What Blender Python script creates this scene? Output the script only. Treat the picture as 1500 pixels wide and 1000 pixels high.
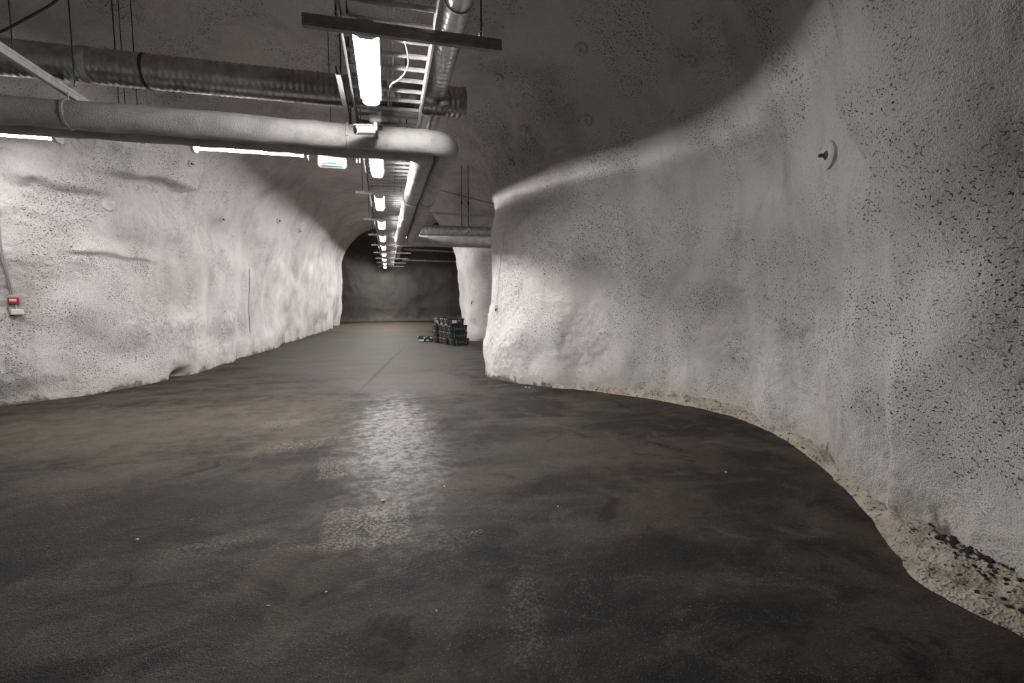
import bpy, bmesh, math, random
import numpy as np
from mathutils import Vector, Matrix
from mathutils.bvhtree import BVHTree

random.seed(7)
S = bpy.context.scene
for o in list(bpy.data.objects):
    bpy.data.objects.remove(o)
COL = S.collection

# ------------------------------------------------------------------ camera, world, exposure
CAM_H = 1.55
cd = bpy.data.cameras.new('camera')
cam = bpy.data.objects.new('camera', cd)
COL.objects.link(cam)
cd.sensor_width = 36.0
cd.lens = 708.0 / 1500.0 * 36.0
cd.clip_start = 0.05
cam.location = (0, 0, CAM_H)
cam.rotation_euler = (math.radians(90 - 5.085), 0, math.radians(-14.36))
S.camera = cam

w = bpy.data.worlds.new('underground')
S.world = w
w.use_nodes = True
w.node_tree.nodes['Background'].inputs[0].default_value = (0.0, 0.0, 0.0, 1)
w.node_tree.nodes['Background'].inputs[1].default_value = 0.0

S.view_settings.view_transform = 'Standard'
S.view_settings.look = 'None'
S.view_settings.gamma = 1.0
S.view_settings.use_curve_mapping = False
S.view_settings.exposure = 0.12
S.cycles.max_bounces = 5
S.cycles.diffuse_bounces = 4
S.cycles.use_adaptive_sampling = True
S.cycles.adaptive_threshold = 0.1
S.cycles.use_denoising = True
S.cycles.glossy_bounces = 2
LAMP_STRENGTH = 205.0            # emission of the twin-tube lamps along the tunnel
CROSS_STRENGTH = 95.0           # emission of the single-tube lamps along the crosswise pipes

# ------------------------------------------------------------------ node helpers
class NT:
    def __init__(self, name):
        self.m = bpy.data.materials.new(name)
        self.m.use_nodes = True
        self.t = self.m.node_tree
        self.b = self.t.nodes['Principled BSDF']
        self.pos = None
    def n(self, typ, **kw):
        nd = self.t.nodes.new(typ)
        for k, v in kw.items():
            setattr(nd, k, v)
        return nd
    def l(self, a, b):
        self.t.links.new(a, b)
    def put(self, inp, v):
        if isinstance(v, bpy.types.NodeSocket):
            self.l(v, inp)
        else:
            inp.default_value = v
    def coord(self):
        if self.pos is None:
            self.pos = self.n('ShaderNodeTexCoord').outputs['Object']
        return self.pos
    def mapped(self, loc=(0, 0, 0), rot=(0, 0, 0), scale=(1, 1, 1), typ='POINT', vec=None):
        mp = self.n('ShaderNodeMapping', vector_type=typ)
        self.l(vec if vec is not None else self.coord(), mp.inputs[0])
        mp.inputs[1].default_value = loc
        mp.inputs[2].default_value = rot
        mp.inputs[3].default_value = scale
        return mp.outputs[0]
    def noise(self, scale, detail=4, rough=0.55, vec=None, dist=0.0):
        nd = self.n('ShaderNodeTexNoise')
        self.l(vec if vec is not None else self.coord(), nd.inputs['Vector'])
        nd.inputs['Scale'].default_value = scale
        nd.inputs['Detail'].default_value = detail
        nd.inputs['Roughness'].default_value = rough
        nd.inputs['Distortion'].default_value = dist
        return nd.outputs['Fac']
    def voro(self, scale, vec=None, feature='F1'):
        nd = self.n('ShaderNodeTexVoronoi', feature=feature)
        self.l(vec if vec is not None else self.coord(), nd.inputs['Vector'])
        nd.inputs['Scale'].default_value = scale
        return nd.outputs['Distance']
    def math(self, op, a, b=0.0, clamp=False):
        nd = self.n('ShaderNodeMath', operation=op)
        nd.use_clamp = clamp
        self.put(nd.inputs[0], a)
        self.put(nd.inputs[1], b)
        return nd.outputs[0]
    def ramp(self, v, a, b, o0=0.0, o1=1.0):
        nd = self.n('ShaderNodeMapRange', interpolation_type='SMOOTHSTEP')
        self.put(nd.inputs[0], v)
        for i, q in enumerate((a, b, o0, o1)):
            self.put(nd.inputs[1 + i], q)
        return nd.outputs[0]
    def mix(self, f, a, b):
        nd = self.n('ShaderNodeMix', data_type='RGBA')
        self.put(nd.inputs[0], f)
        for s, v in ((nd.inputs[6], a), (nd.inputs[7], b)):
            self.put(s, v if isinstance(v, bpy.types.NodeSocket) else (*v, 1))
        return nd.outputs[2]
    def bump(self, h, strength, dist, normal=None):
        nd = self.n('ShaderNodeBump')
        nd.inputs['Strength'].default_value = strength
        nd.inputs['Distance'].default_value = dist
        self.l(h, nd.inputs['Height'])
        if normal is not None:
            self.l(normal, nd.inputs['Normal'])
        return nd.outputs[0]
    def out(self, col=None, rough=None, normal=None, metal=None, spec=None):
        for k, v in (('Base Color', col), ('Roughness', rough), ('Normal', normal), ('Metallic', metal), ('Specular IOR Level', spec)):
            if v is not None:
                self.put(self.b.inputs[k], (*v, 1) if isinstance(v, tuple) and len(v) == 3 else v)
        return self.m

# ------------------------------------------------------------------ materials
def mat_shotcrete(name, base, stain, pits=1.0, soot=0.0):
    k = NT(name)
    big = k.noise(0.55, 4, 0.6, dist=0.6)
    mid = k.noise(2.3, 4, 0.65)
    drip = k.noise(1.0, 3, 0.6, vec=k.mapped(scale=(2.6, 2.6, 0.28)))
    col = k.mix(k.ramp(big, 0.42, 0.72, 0, 0.75), base, stain)
    col = k.mix(k.ramp(drip, 0.5, 0.75, 0, 0.45), col, stain)
    col = k.mix(k.ramp(mid, 0.55, 0.8, 0, 0.35), col, tuple(c * 0.55 for c in stain))
    # shade of small pits painted into the colour as dark specks, in patches
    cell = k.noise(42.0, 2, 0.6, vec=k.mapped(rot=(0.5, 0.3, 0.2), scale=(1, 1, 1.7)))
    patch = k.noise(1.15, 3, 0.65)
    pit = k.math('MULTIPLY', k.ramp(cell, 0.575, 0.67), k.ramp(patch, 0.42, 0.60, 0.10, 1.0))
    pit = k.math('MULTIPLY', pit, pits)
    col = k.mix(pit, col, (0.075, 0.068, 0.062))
    # damp dirt splashed up along the foot of the wall
    sx = k.n('ShaderNodeSeparateXYZ'); k.l(k.coord(), sx.inputs[0])
    foot = k.math('ADD', sx.outputs[2], k.math('MULTIPLY', k.math('SUBTRACT', k.noise(1.6, 5, 0.75), 0.5), 0.9))
    col = k.mix(k.ramp(foot, -0.05, 0.05, 0.9, 0.0), col, (0.035, 0.03, 0.025))
    col = k.mix(k.ramp(foot, 0.0, 0.45, 0.35, 0.0), col, (0.40, 0.34, 0.25))
    fine = k.noise(58.0, 4, 0.7)
    col = k.mix(k.ramp(fine, 0.48, 0.33, 0.0, 0.38), col, tuple(c * 0.5 for c in stain))
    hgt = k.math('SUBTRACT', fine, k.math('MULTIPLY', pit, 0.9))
    return k.out(col, 0.82, k.bump(hgt, 0.95, 0.028), spec=0.25)

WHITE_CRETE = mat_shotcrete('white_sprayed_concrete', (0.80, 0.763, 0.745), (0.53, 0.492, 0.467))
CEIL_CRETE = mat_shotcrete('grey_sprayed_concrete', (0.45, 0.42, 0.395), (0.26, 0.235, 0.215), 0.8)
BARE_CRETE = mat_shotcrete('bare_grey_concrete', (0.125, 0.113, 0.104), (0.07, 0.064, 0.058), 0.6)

def mat_floor():
    k = NT('worn_asphalt')
    cr = k.coord()
    warp = k.noise(1.4, 5, 0.65)
    warp2 = k.noise(5.0, 5, 0.7)
    grain = k.noise(110.0, 2, 0.7)
    gr2 = k.noise(38.0, 3, 0.7)
    speck = k.noise(48.0, 5, 0.8)
    def ell(cx, cy, rx, ry, rot, edge=0.35, wob=1.1, box=False):
        v = k.mapped((cx, cy, 0), (0, 0, math.radians(rot)), (rx, ry, 1000.0), 'TEXTURE')
        if box:
            s = k.n('ShaderNodeSeparateXYZ'); k.l(v, s.inputs[0])
            d = k.math('MAXIMUM', k.math('ABSOLUTE', s.outputs[0]), k.math('ABSOLUTE', s.outputs[1]))
        else:
            ln = k.n('ShaderNodeVectorMath', operation='LENGTH'); k.l(v, ln.inputs[0])
            d = ln.outputs['Value']
        d = k.math('ADD', d, k.math('MULTIPLY', k.math('SUBTRACT', warp2, 0.5), wob))
        return k.ramp(d, 1.0 - edge, 1.0 + edge * 0.4, 1.0, 0.0)
    streak = k.noise(1.0, 5, 0.65, vec=k.mapped(scale=(0.55, 2.0, 1)), dist=0.5)
    blot = k.noise(0.7, 5, 0.6, dist=0.6)
    mott = k.noise(2.6, 6, 0.72, dist=0.8)
    col = k.mix(k.ramp(streak, 0.40, 0.64), (0.0167, 0.0144, 0.0125), (0.0517, 0.0426, 0.0350))
    col = k.mix(k.ramp(blot, 0.47, 0.64, 0, 0.75), col, (0.0722, 0.0532, 0.0372))
    col = k.mix(k.ramp(mott, 0.52, 0.70, 0, 0.6), col, (0.0874, 0.0775, 0.0661))
    col = k.mix(k.ramp(mott, 0.47, 0.34, 0, 0.8), col, (0.0091, 0.0080, 0.0072))
    # dusty strip along the left wall and the far tunnel floor, up to the painted lit band
    col = k.mix(k.math('MULTIPLY', ell(-2.9, 6.75, 2.6, 1.45, -4, 0.7, 1.8), k.ramp(k.noise(3.5, 5, 0.7), 0.3, 0.65, 0.35, 0.9)), col, (0.0973, 0.0813, 0.0570))
    col = k.mix(k.math('MULTIPLY', ell(-0.4, 17.0, 3.4, 8.5, 0, 0.3, 0.6), 0.75), col, (0.072, 0.063, 0.056))
    col = k.mix(k.math('MULTIPLY', ell(0.2, 28.0, 5.5, 5.0, 10, 0.3, 0.5), 0.85), col, (0.0950, 0.0745, 0.0502))  # warm lit band of the far floor, painted in as lighter tan
    col = k.mix(k.math('MULTIPLY', ell(0.35, 9.0, 1.2, 1.25, -25, 0.25, 0.5), 0.6), col, (0.0874, 0.0790, 0.0730))
    col = k.mix(k.math('MULTIPLY', ell(1.5, 4.6, 0.9, 0.7, 20, 0.7, 1.6), 0.5), col, (0.0608, 0.0517, 0.0395))
    col = k.mix(k.math('MULTIPLY', ell(-2.0, 3.9, 1.6, 0.9, 10, 0.7, 1.6), 0.7), col, (0.0152, 0.0137, 0.0129))
    # worn remains of pale paint
    chip = k.ramp(speck, 0.47, 0.60)
    paint = (0.2052, 0.1786, 0.1368)
    for a, amt in (((-0.17, 3.36, 0.30, 0.33, 2, 0.15, 0.3, True), 0.95), ((-0.22, 3.12, 0.42, 0.055, -2, 0.5, 1.2), 1.0), ((-0.48, 4.66, 0.18, 0.32, 5, 0.2, 0.4, True), 0.7),
                   ((-0.95, 5.47, 0.48, 0.22, 18, 0.6, 1.6), 0.8), ((-1.3, 6.5, 0.30, 0.25, 20, 0.6, 1.5), 0.7), ((0.63, 2.2, 0.11, 0.50, -14, 0.6, 1.6), 0.42),
                   ((0.53, 3.07, 0.06, 0.03, 0, 0.4, 0.8), 1.0), ((-1.15, 3.3, 0.35, 0.14, 15, 0.7, 1.6), 0.45), ((2.9, 6.1, 0.5, 0.14, -20, 0.7, 1.6), 0.35), ((0.35, 3.0, 0.3, 0.16, 5, 0.7, 1.5), 0.35)):
        mk = k.math('MULTIPLY', k.math('MULTIPLY', ell(*a), chip), amt)
        col = k.mix(mk, col, paint)
    # tar seams
    for a in ((0.26, 3.14, 0.24, 0.016, 5, 0.5, 0.5), (0.0, 12.2, 0.045, 4.2, -7.5, 0.6, 0.8), (1.75, 6.8, 0.55, 0.30, -10, 0.4, 0.8)):
        col = k.mix(k.math('MULTIPLY', ell(*a), 0.75), col, (0.0228, 0.0205, 0.0190))
    lite = k.math('MULTIPLY', k.ramp(grain, 0.60, 0.68), k.ramp(mott, 0.36, 0.60, 0.2, 0.95))
    col = k.mix(lite, col, (0.1520, 0.1368, 0.1178))
    chips = k.math('MULTIPLY', k.ramp(speck, 0.69, 0.73), 0.8)
    col = k.mix(chips, col, (0.2280, 0.1976, 0.1520))
    col = k.mix(k.ramp(gr2, 0.52, 0.30, 0, 0.55), col, (0.0091, 0.0084, 0.0076))
    wet = k.math('MAXIMUM', ell(0.05, 5.5, 0.62, 2.9, 0, 0.9, 0.9), k.math('MULTIPLY', ell(-0.75, 2.2, 0.35, 0.16, 10, 0.3, 0.6), 0.3))
    wet = k.math('MULTIPLY', wet, k.ramp(k.noise(9.0, 6, 0.8), 0.36, 0.62, 0.30, 1.0))
    rough = k.math('ADD', k.ramp(wet, 0, 1, 0.70, 0.28), k.math('MULTIPLY', k.math('SUBTRACT', gr2, 0.5), 0.3))
    hgt = k.math('ADD', k.math('MULTIPLY', grain, 0.5), k.math('MULTIPLY', gr2, 0.7))
    return k.out(col, rough, k.bump(hgt, 0.9, 0.012), spec=k.ramp(wet, 0, 1, 0.16, 0.6))
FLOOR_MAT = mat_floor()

def mat_simple(name, col, rough=0.5, metal=0.0, bump=None, vary=None, spec=0.5):
    k = NT(name)
    c = col
    if vary:
        c = k.mix(k.ramp(k.noise(vary[0], 4, 0.6), 0.35, 0.7), col, vary[1])
    nb = k.bump(k.noise(bump[0], 4, 0.65), bump[1], bump[2]) if bump else None
    return k.out(c, rough, nb, metal, spec)

PIPE_MAT = mat_simple('sprayed_pipe_lagging', (0.52, 0.50, 0.485), 0.65, 0, (75, 0.9, 0.014), (5, (0.38, 0.36, 0.345)), 0.3)
GALV = mat_simple('galvanised_steel', (0.62, 0.62, 0.60), 0.30, 0.92, (7, 0.15, 0.01), (9, (0.42, 0.415, 0.40)))
ZINC = mat_simple('zinc_strut_steel', (0.40, 0.395, 0.39), 0.5, 0.25, None, (14, (0.28, 0.28, 0.28)))
BRIGHT_ZINC = mat_simple('bright_zinc', (0.66, 0.66, 0.65), 0.45, 0.3, None, (20, (0.5, 0.5, 0.49)))
BLACK_ROD = mat_simple('blackened_rod', (0.05, 0.05, 0.05), 0.5, 0.6)
WHITE_PL = mat_simple('white_plastic', (0.72, 0.71, 0.66), 0.4)
GREY_PL = mat_simple('grey_plastic', (0.30, 0.30, 0.29), 0.5)
CABLE_W = mat_simple('white_cable_sheath', (0.70, 0.69, 0.65), 0.5)
CABLE_G = mat_simple('grey_cable_sheath', (0.25, 0.25, 0.25), 0.5)
RED_PL = mat_simple('red_enamel', (0.33, 0.03, 0.03), 0.35)
CREAM = mat_simple('cream_plastic', (0.62, 0.57, 0.45), 0.5)
CRATE = mat_simple('black_crate_plastic', (0.016, 0.017, 0.017), 0.42, 0, (40, 0.1, 0.004), (6, (0.03, 0.03, 0.03)))
CRATE_RIB = mat_simple('scuffed_crate_plastic', (0.13, 0.125, 0.12), 0.5, 0, None, (15, (0.06, 0.06, 0.06)))
GREEN_LB = mat_simple('green_label', (0.045, 0.085, 0.062), 0.5, 0, None, (30, (0.03, 0.06, 0.045)))
PAPER = mat_simple('paper_label', (0.60, 0.60, 0.62), 0.6, 0, None, (40, (0.35, 0.36, 0.42)))
ORANGE_LB = mat_simple('orange_label', (0.45, 0.17, 0.11), 0.5)
PINK_LB = mat_simple('red_printed_label', (0.55, 0.14, 0.14), 0.5)
BLUE_LB = mat_simple('blue_label', (0.03, 0.05, 0.25), 0.5)
YELLOW_LB = mat_simple('yellow_label', (0.65, 0.60, 0.03), 0.5)
TEAL_LB = mat_simple('teal_label', (0.20, 0.42, 0.42), 0.5)
BOLT_MAT = mat_simple('painted_bolt_plate', (0.64, 0.61, 0.595), 0.7, 0, (70, 0.4, 0.006), (12, (0.48, 0.45, 0.43)))
BOLT_DARK = mat_simple('rusty_bolt_nut', (0.10, 0.085, 0.07), 0.7, 0.2, (60, 0.4, 0.006))
STONE = mat_simple('black_rubble', (0.022, 0.020, 0.018), 0.85, 0, (45, 0.8, 0.01), (20, (0.06, 0.055, 0.05)))
VERGE_MAT = None
def mat_verge():
    k = NT('pale_spilled_concrete')
    c = k.mix(k.ramp(k.noise(7, 5, 0.7), 0.35, 0.65), (0.46, 0.41, 0.34), (0.30, 0.265, 0.215))
    c = k.mix(k.ramp(k.noise(28, 3, 0.65), 0.58, 0.66), c, (0.035, 0.03, 0.028))
    hg = k.math('ADD', k.noise(14, 5, 0.7), k.math('MULTIPLY', k.voro(60), 0.6))
    return k.out(c, 0.9, k.bump(hg, 0.9, 0.02), spec=0.2)
VERGE_MAT = mat_verge()

def mat_emit(name, col, strength):
    k = NT(name)
    k.b.inputs['Base Color'].default_value = (col[0] * .6, col[1] * .6, col[2] * .6, 1)
    k.b.inputs['Emission Color'].default_value = (*col, 1)
    k.b.inputs['Emission Strength'].default_value = strength
    return k.m
CROSS_EMIT = mat_emit('lit_single_tube_diffuser', (1.0, 0.968, 0.955), CROSS_STRENGTH)
LAMP_EMIT = mat_emit('lit_diffuser', (1.0, 0.968, 0.955), LAMP_STRENGTH)
SIGN_WHITE = mat_emit('lit_sign_white', (0.85, 1.0, 0.93), 0.75)
SIGN_GREEN = mat_emit('lit_sign_green', (0.015, 0.60, 0.25), 0.9)

# ------------------------------------------------------------------ mesh helpers
class MB:
    """collects shapes that belong to ONE part"""
    def __init__(self):
        self.v, self.f = [], []
    def add(self, vs, fs):
        b = len(self.v)
        self.v += [tuple(p) for p in vs]
        self.f += [tuple(b + i for i in q) for q in fs]
        return self
    def box(self, c, s, rot=None):
        hx, hy, hz = s[0] / 2, s[1] / 2, s[2] / 2
        vs = [Vector((x, y, z)) for x in (-hx, hx) for y in (-hy, hy) for z in (-hz, hz)]
        if rot is not None:
            vs = [rot @ q for q in vs]
        vs = [q + Vector(c) for q in vs]
        return self.add(vs, [(0, 1, 3, 2), (4, 6, 7, 5), (0, 4, 5, 1), (2, 3, 7, 6), (0, 2, 6, 4), (1, 5, 7, 3)])
    def tube(self, path, r, seg=12, caps=True, up=None):
        P = [Vector(q) for q in path]
        R = r if hasattr(r, '__len__') else [r] * len(P)
        t0 = (P[1] - P[0]).normalized()
        u = Vector(up) if up else (Vector((0, 0, 1)) if abs(t0.z) < 0.9 else Vector((1, 0, 0)))
        u = (u - t0 * u.dot(t0)).normalized()
        vs, fs = [], []
        for i, q in enumerate(P):
            t = (P[min(i + 1, len(P) - 1)] - P[max(i - 1, 0)]).normalized()
            u = (u - t * u.dot(t)).normalized()
            v = t.cross(u)
            for j in range(seg):
                a = 2 * math.pi * j / seg
                vs.append(q + (u * math.cos(a) + v * math.sin(a)) * R[i])
        for i in range(len(P) - 1):
            for j in range(seg):
                k = (j + 1) % seg
                fs.append((i * seg + j, i * seg + k, (i + 1) * seg + k, (i + 1) * seg + j))
        if caps:
            fs.append(tuple(range(seg))[::-1])
            fs.append(tuple((len(P) - 1) * seg + j for j in range(seg)))
        return self.add(vs, fs)
    def prism(self, prof, a, b, u, v):
        """extrude 2D profile (in axes u,v) from point a to point b"""
        a, b, u, v = Vector(a), Vector(b), Vector(u), Vector(v)
        n = len(prof)
        vs = [a + u * p + v * q for p, q in prof] + [b + u * p + v * q for p, q in prof]
        fs = [(i, (i + 1) % n, n + (i + 1) % n, n + i) for i in range(n)]
        fs += [tuple(range(n))[::-1], tuple(range(n, 2 * n))]
        return self.add(vs, fs)
    def build(self, name, mat, parent=None, smooth=False, bevel=0.0, loc=None):
        me = bpy.data.meshes.new(name)
        me.from_pydata(self.v, [], self.f)
        bm = bmesh.new(); bm.from_mesh(me)
        bmesh.ops.recalc_face_normals(bm, faces=bm.faces)
        if bevel:
            bmesh.ops.bevel(bm, geom=[e for e in bm.edges if len(e.link_faces) == 2 and e.calc_face_angle(0) > 0.6], offset=bevel, segments=2, affect='EDGES', profile=0.5)
        bm.to_mesh(me); bm.free()
        me.materials.append(mat)
        if smooth:
            me.polygons.foreach_set('use_smooth', [True] * len(me.polygons))
            if smooth != 'all':
                me.set_sharp_from_angle(angle=math.radians(40))
        o = bpy.data.objects.new(name, me)
        COL.objects.link(o)
        if parent:
            o.parent = parent
        if loc:
            o.location = loc
        return o

def tag(o, label=None, cat=None, group=None, kind=None):
    for k, v in (('label', label), ('category', cat), ('group', group), ('kind', kind)):
        if v:
            o[k] = v
    return o
def thing(name, label, cat, loc=(0, 0, 0), rz=0.0, group=None):
    o = bpy.data.objects.new(name, None)
    o.empty_display_size = 0.1
    COL.objects.link(o)
    o.location = loc
    o.rotation_euler = (0, 0, rz)
    return tag(o, label, cat, group)
def dup(root, loc=None, rz=None, label=None, group=None):
    r = root.copy(); COL.objects.link(r)
    if loc is not None: r.location = loc
    if rz is not None: r.rotation_euler = (0, 0, rz)
    tag(r, label, None, group)
    for ch in list(root.children):
        c = ch.copy(); COL.objects.link(c); c.parent = r
        for g in list(ch.children):
            d = g.copy(); COL.objects.link(d); d.parent = c
    return r

# ------------------------------------------------------------------ numpy noise
def _h(ix, iy, iz, seed):
    h = (ix.astype(np.int64) * 374761393 + iy.astype(np.int64) * 668265263 + iz.astype(np.int64) * 2147483647 + seed * 974711) & 0xFFFFFFFF
    h = ((h ^ (h >> 13)) * 1274126177) & 0xFFFFFFFF
    h = ((h ^ (h >> 16)) * 2246822519) & 0xFFFFFFFF
    return ((h ^ (h >> 15)) & 0xFFFF).astype(np.float32) / 65535.0
def vnoise(p, seed=0):
    i = np.floor(p).astype(np.int64); f = (p - i).astype(np.float32)
    f = f * f * f * (f * (f * 6 - 15) + 10)
    x, y, z = i[:, 0], i[:, 1], i[:, 2]
    fx, fy, fz = f[:, 0], f[:, 1], f[:, 2]
    r = 0
    for dx in (0, 1):
        for dy in (0, 1):
            for dz in (0, 1):
                wt = (fx if dx else 1 - fx) * (fy if dy else 1 - fy) * (fz if dz else 1 - fz)
                r = r + wt * _h(x + dx, y + dy, z + dz, seed)
    return r * 2 - 1
def sstep(a, b, x):
    t = np.clip((x - a) / (b - a), 0, 1)
    return t * t * (3 - 2 * t)

# ------------------------------------------------------------------ the cave: plan outline, vault, surface nets
PLAN = [(3.1, -4.5), (3.15, 0.6), (3.2, 1.5), (3.25, 1.9), (3.4, 2.2), (3.7, 2.78), (4.0, 3.35), (4.25, 3.85), (4.42, 4.4), (4.55, 5.0), (4.5, 5.7), (4.2, 6.3), (3.95, 6.75), (3.2, 7.65),
        (2.35, 8.35), (1.97, 9.0), (1.87, 9.67), (2.15, 10.35), (3.3, 10.8), (6.0, 11.0), (8.2, 11.0), (8.2, 17.1), (5.2, 17.25), (4.0, 17.25), (3.2, 17.4), (2.95, 18.0), (3.0, 19.3),
        (3.6, 20.3), (5.2, 20.6), (8.2, 20.8), (8.2, 34.3), (3.0, 34.4), (-2.0, 34.2), (-6.0, 34.0), (-6.2, 31.6), (-4.0, 31.5), (-3.05, 31.0), (-2.85, 29.8), (-2.95, 27.0), (-3.15, 22.0), (-3.25, 19.7),
        (-3.5, 16.4), (-3.77, 13.8), (-3.95, 12.0), (-4.0, 11.0), (-4.15, 10.0), (-4.54, 9.17), (-5.04, 8.6), (-5.5, 8.35), (-6.6, 8.15), (-8.6, 8.05), (-8.6, 2.0), (-4.3, 1.8), (-3.7, 0.9), (-3.6, -4.5)]
def resample(pts, sub=4):
    P = np.array(pts, float); n = len(P); out = []
    for i in range(n):
        p0, p1, p2, p3 = P[i - 1], P[i], P[(i + 1) % n], P[(i + 2) % n]
        for t in np.arange(sub) / sub:
            if np.linalg.norm(p2 - p1) > 2.2:
                out.append(p1 + (p2 - p1) * t)
            else:
                a = 0.5
                m1 = a * (p2 - p0) * min(1, np.linalg.norm(p2 - p1) / max(1e-6, np.linalg.norm(p1 - p0)))
                m2 = a * (p3 - p1) * min(1, np.linalg.norm(p2 - p1) / max(1e-6, np.linalg.norm(p3 - p2)))
                out.append((2*t**3-3*t**2+1)*p1 + (t**3-2*t**2+t)*m1 + (-2*t**3+3*t**2)*p2 + (t**3-t**2)*m2)
    return np.array(out)
OUTL = resample(PLAN)

def plan_dist(q):
    d = np.full(len(q), 1e9); ins = np.zeros(len(q), bool)
    n = len(OUTL)
    for i in range(n):
        a, b = OUTL[i], OUTL[(i + 1) % n]
        ab = b - a; L = ab @ ab
        if L < 1e-9: continue
        t = np.clip(((q - a) @ ab) / L, 0, 1)
        d = np.minimum(d, np.hypot(*(q - a - t[:, None] * ab).T))
        c = (a[1] > q[:, 1]) != (b[1] > q[:, 1])
        with np.errstate(divide='ignore', invalid='ignore'):
            ins ^= c & (q[:, 0] < (b[0] - a[0]) * (q[:, 1] - a[1]) / (b[1] - a[1]) + a[0])
    return np.where(ins, d, -d)

def steps(segs):
    out = [segs[0][0]]
    for a, b, s0, s1 in segs:
        x = a
        while x < b - 1e-6:
            s = s0 + (s1 - s0) * (x - a) / (b - a)
            x += s
            out.append(x)
    return np.array(out)

def build_cave():
    xs = steps([(-9.2, -5.6, .25, .1), (-5.6, 5.4, .1, .1), (5.4, 9.0, .12, .3)])
    ys = steps([(-5.2, 0.8, .35, .1), (0.8, 11.2, .1, .1), (11.2, 35.2, .11, .24)])
    zs = steps([(-0.35, 6.7, .1, .11)])
    gx, gy = np.meshgrid(xs, ys, indexing='ij')
    q = np.stack([gx.ravel(), gy.ravel()], 1)
    d2 = plan_dist(q).reshape(gx.shape)
    x, y = gx, gy
    lean = 0.115 - 0.26 * np.exp(-((x - 2.1) ** 2 + (y - 9.0) ** 2) / 1.7 ** 2)
    zc = 5.35 + 0.45 * sstep(20, 30, y) - 0.45 * sstep(2.5, 4.5, x) * sstep(9.5, 11, y) * (1 - sstep(17, 18, y)) - 0.25 * sstep(-3.5, -6, x) * (1 - sstep(8, 10, y))
    zc = zc + 0.2 * np.sin(x * 0.9 + 1.0) * np.sin(y * 0.7)
    G = np.empty((len(xs), len(ys), len(zs)), np.float32)
    R = 2.25
    for k, z in enumerate(zs):
        a = d2 - lean * max(z - 0.5, 0)
        b = zc - z
        m = np.minimum(a, b)
        both = (a < R) & (b < R)
        rr = R - np.sqrt(np.maximum(R - a, 0) ** 2 + np.maximum(R - b, 0) ** 2)
        G[:, :, k] = np.where(both, rr, m)
    # --- surface nets
    s = G > 0
    nx, ny, nz = s.shape
    cnt = np.zeros((nx - 1, ny - 1, nz - 1), np.int8)
    corners = [(i, j, k) for i in (0, 1) for j in (0, 1) for k in (0, 1)]
    for i, j, k in corners:
        cnt += s[i:nx - 1 + i, j:ny - 1 + j, k:nz - 1 + k]
    act = (cnt > 0) & (cnt < 8)
    idx = np.argwhere(act)
    vid = np.full(act.shape, -1, np.int64); vid[act] = np.arange(len(idx))
    val = np.stack([G[idx[:, 0] + i, idx[:, 1] + j, idx[:, 2] + k] for i, j, k in corners], 1)
    pc = np.stack([np.stack([xs[idx[:, 0] + i], ys[idx[:, 1] + j], zs[idx[:, 2] + k]], 1) for i, j, k in corners], 1)
    acc = np.zeros((len(idx), 3)); num = np.zeros(len(idx))
    for a in range(8):
        for b in range(a + 1, 8):
            if sum(abs(u - v) for u, v in zip(corners[a], corners[b])) != 1: continue
            va, vb = val[:, a], val[:, b]
            m = (va > 0) != (vb > 0)
            t = np.where(m, va / np.where(m, va - vb, 1), 0)
            p = pc[:, a] + (pc[:, b] - pc[:, a]) * t[:, None]
            acc[m] += p[m]; num[m] += 1
    V = acc / num[:, None]
    faces = []
    for ax in range(3):
        o1, o2 = [(1, 2), (2, 0), (0, 1)][ax]
        sl0 = [slice(1, -1)] * 3; sl1 = [slice(1, -1)] * 3
        sl0[ax] = slice(0, -1); sl1[ax] = slice(1, None)
        A, B = s[tuple(sl0)], s[tuple(sl1)]
        e = np.argwhere(A != B)
        if not len(e): continue
        sgn = A[tuple(e.T)]
        base = e.copy(); base[:, o1] += 1; base[:, o2] += 1
        def cell(d1, d2_):
            c = base.copy(); c[:, o1] -= d1; c[:, o2] -= d2_
            return vid[tuple(c.T)]
        qd = np.stack([cell(1, 1), cell(0, 1), cell(0, 0), cell(1, 0)], 1)
        qd[sgn] = qd[sgn][:, ::-1]
        faces.append(qd)
    F = np.concatenate(faces)
    F = F[(F >= 0).all(1)]
    return V, F

V, F = build_cave()
me = bpy.data.meshes.new('cave_raw')
me.from_pydata(V.tolist(), [], F.tolist())
raw = bpy.data.objects.new('cave_raw', me); COL.objects.link(raw)
sm = raw.modifiers.new('smooth', 'SMOOTH'); sm.factor = 0.5; sm.iterations = 4
sb = raw.modifiers.new('sub', 'SUBSURF'); sb.levels = sb.render_levels = 2
ev = raw.evaluated_get(bpy.context.evaluated_depsgraph_get())
me2 = bpy.data.meshes.new_from_object(ev)
nv = len(me2.vertices)
P = np.empty(nv * 3, np.float32); me2.vertices.foreach_get('co', P); P = P.reshape(-1, 3).astype(np.float64)
FQ = np.empty(len(me2.polygons) * 4, np.int32); me2.loops.foreach_get('vertex_index', FQ); FQ = FQ.reshape(-1, 4)
bpy.data.objects.remove(raw)

def vnormals(P):
    n = np.cross(P[FQ[:, 2]] - P[FQ[:, 0]], P[FQ[:, 3]] - P[FQ[:, 1]])
    N = np.zeros_like(P)
    for c in range(4):
        for a in range(3):
            N[:, a] += np.bincount(FQ[:, c], n[:, a], len(P))
    return N / np.maximum(np.linalg.norm(N, axis=1, keepdims=True), 1e-9)
N = vnormals(P)
if (N[np.argmax(P[:, 2])][2]) > 0:
    N = -N; FQ = FQ[:, ::-1].copy()

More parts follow.
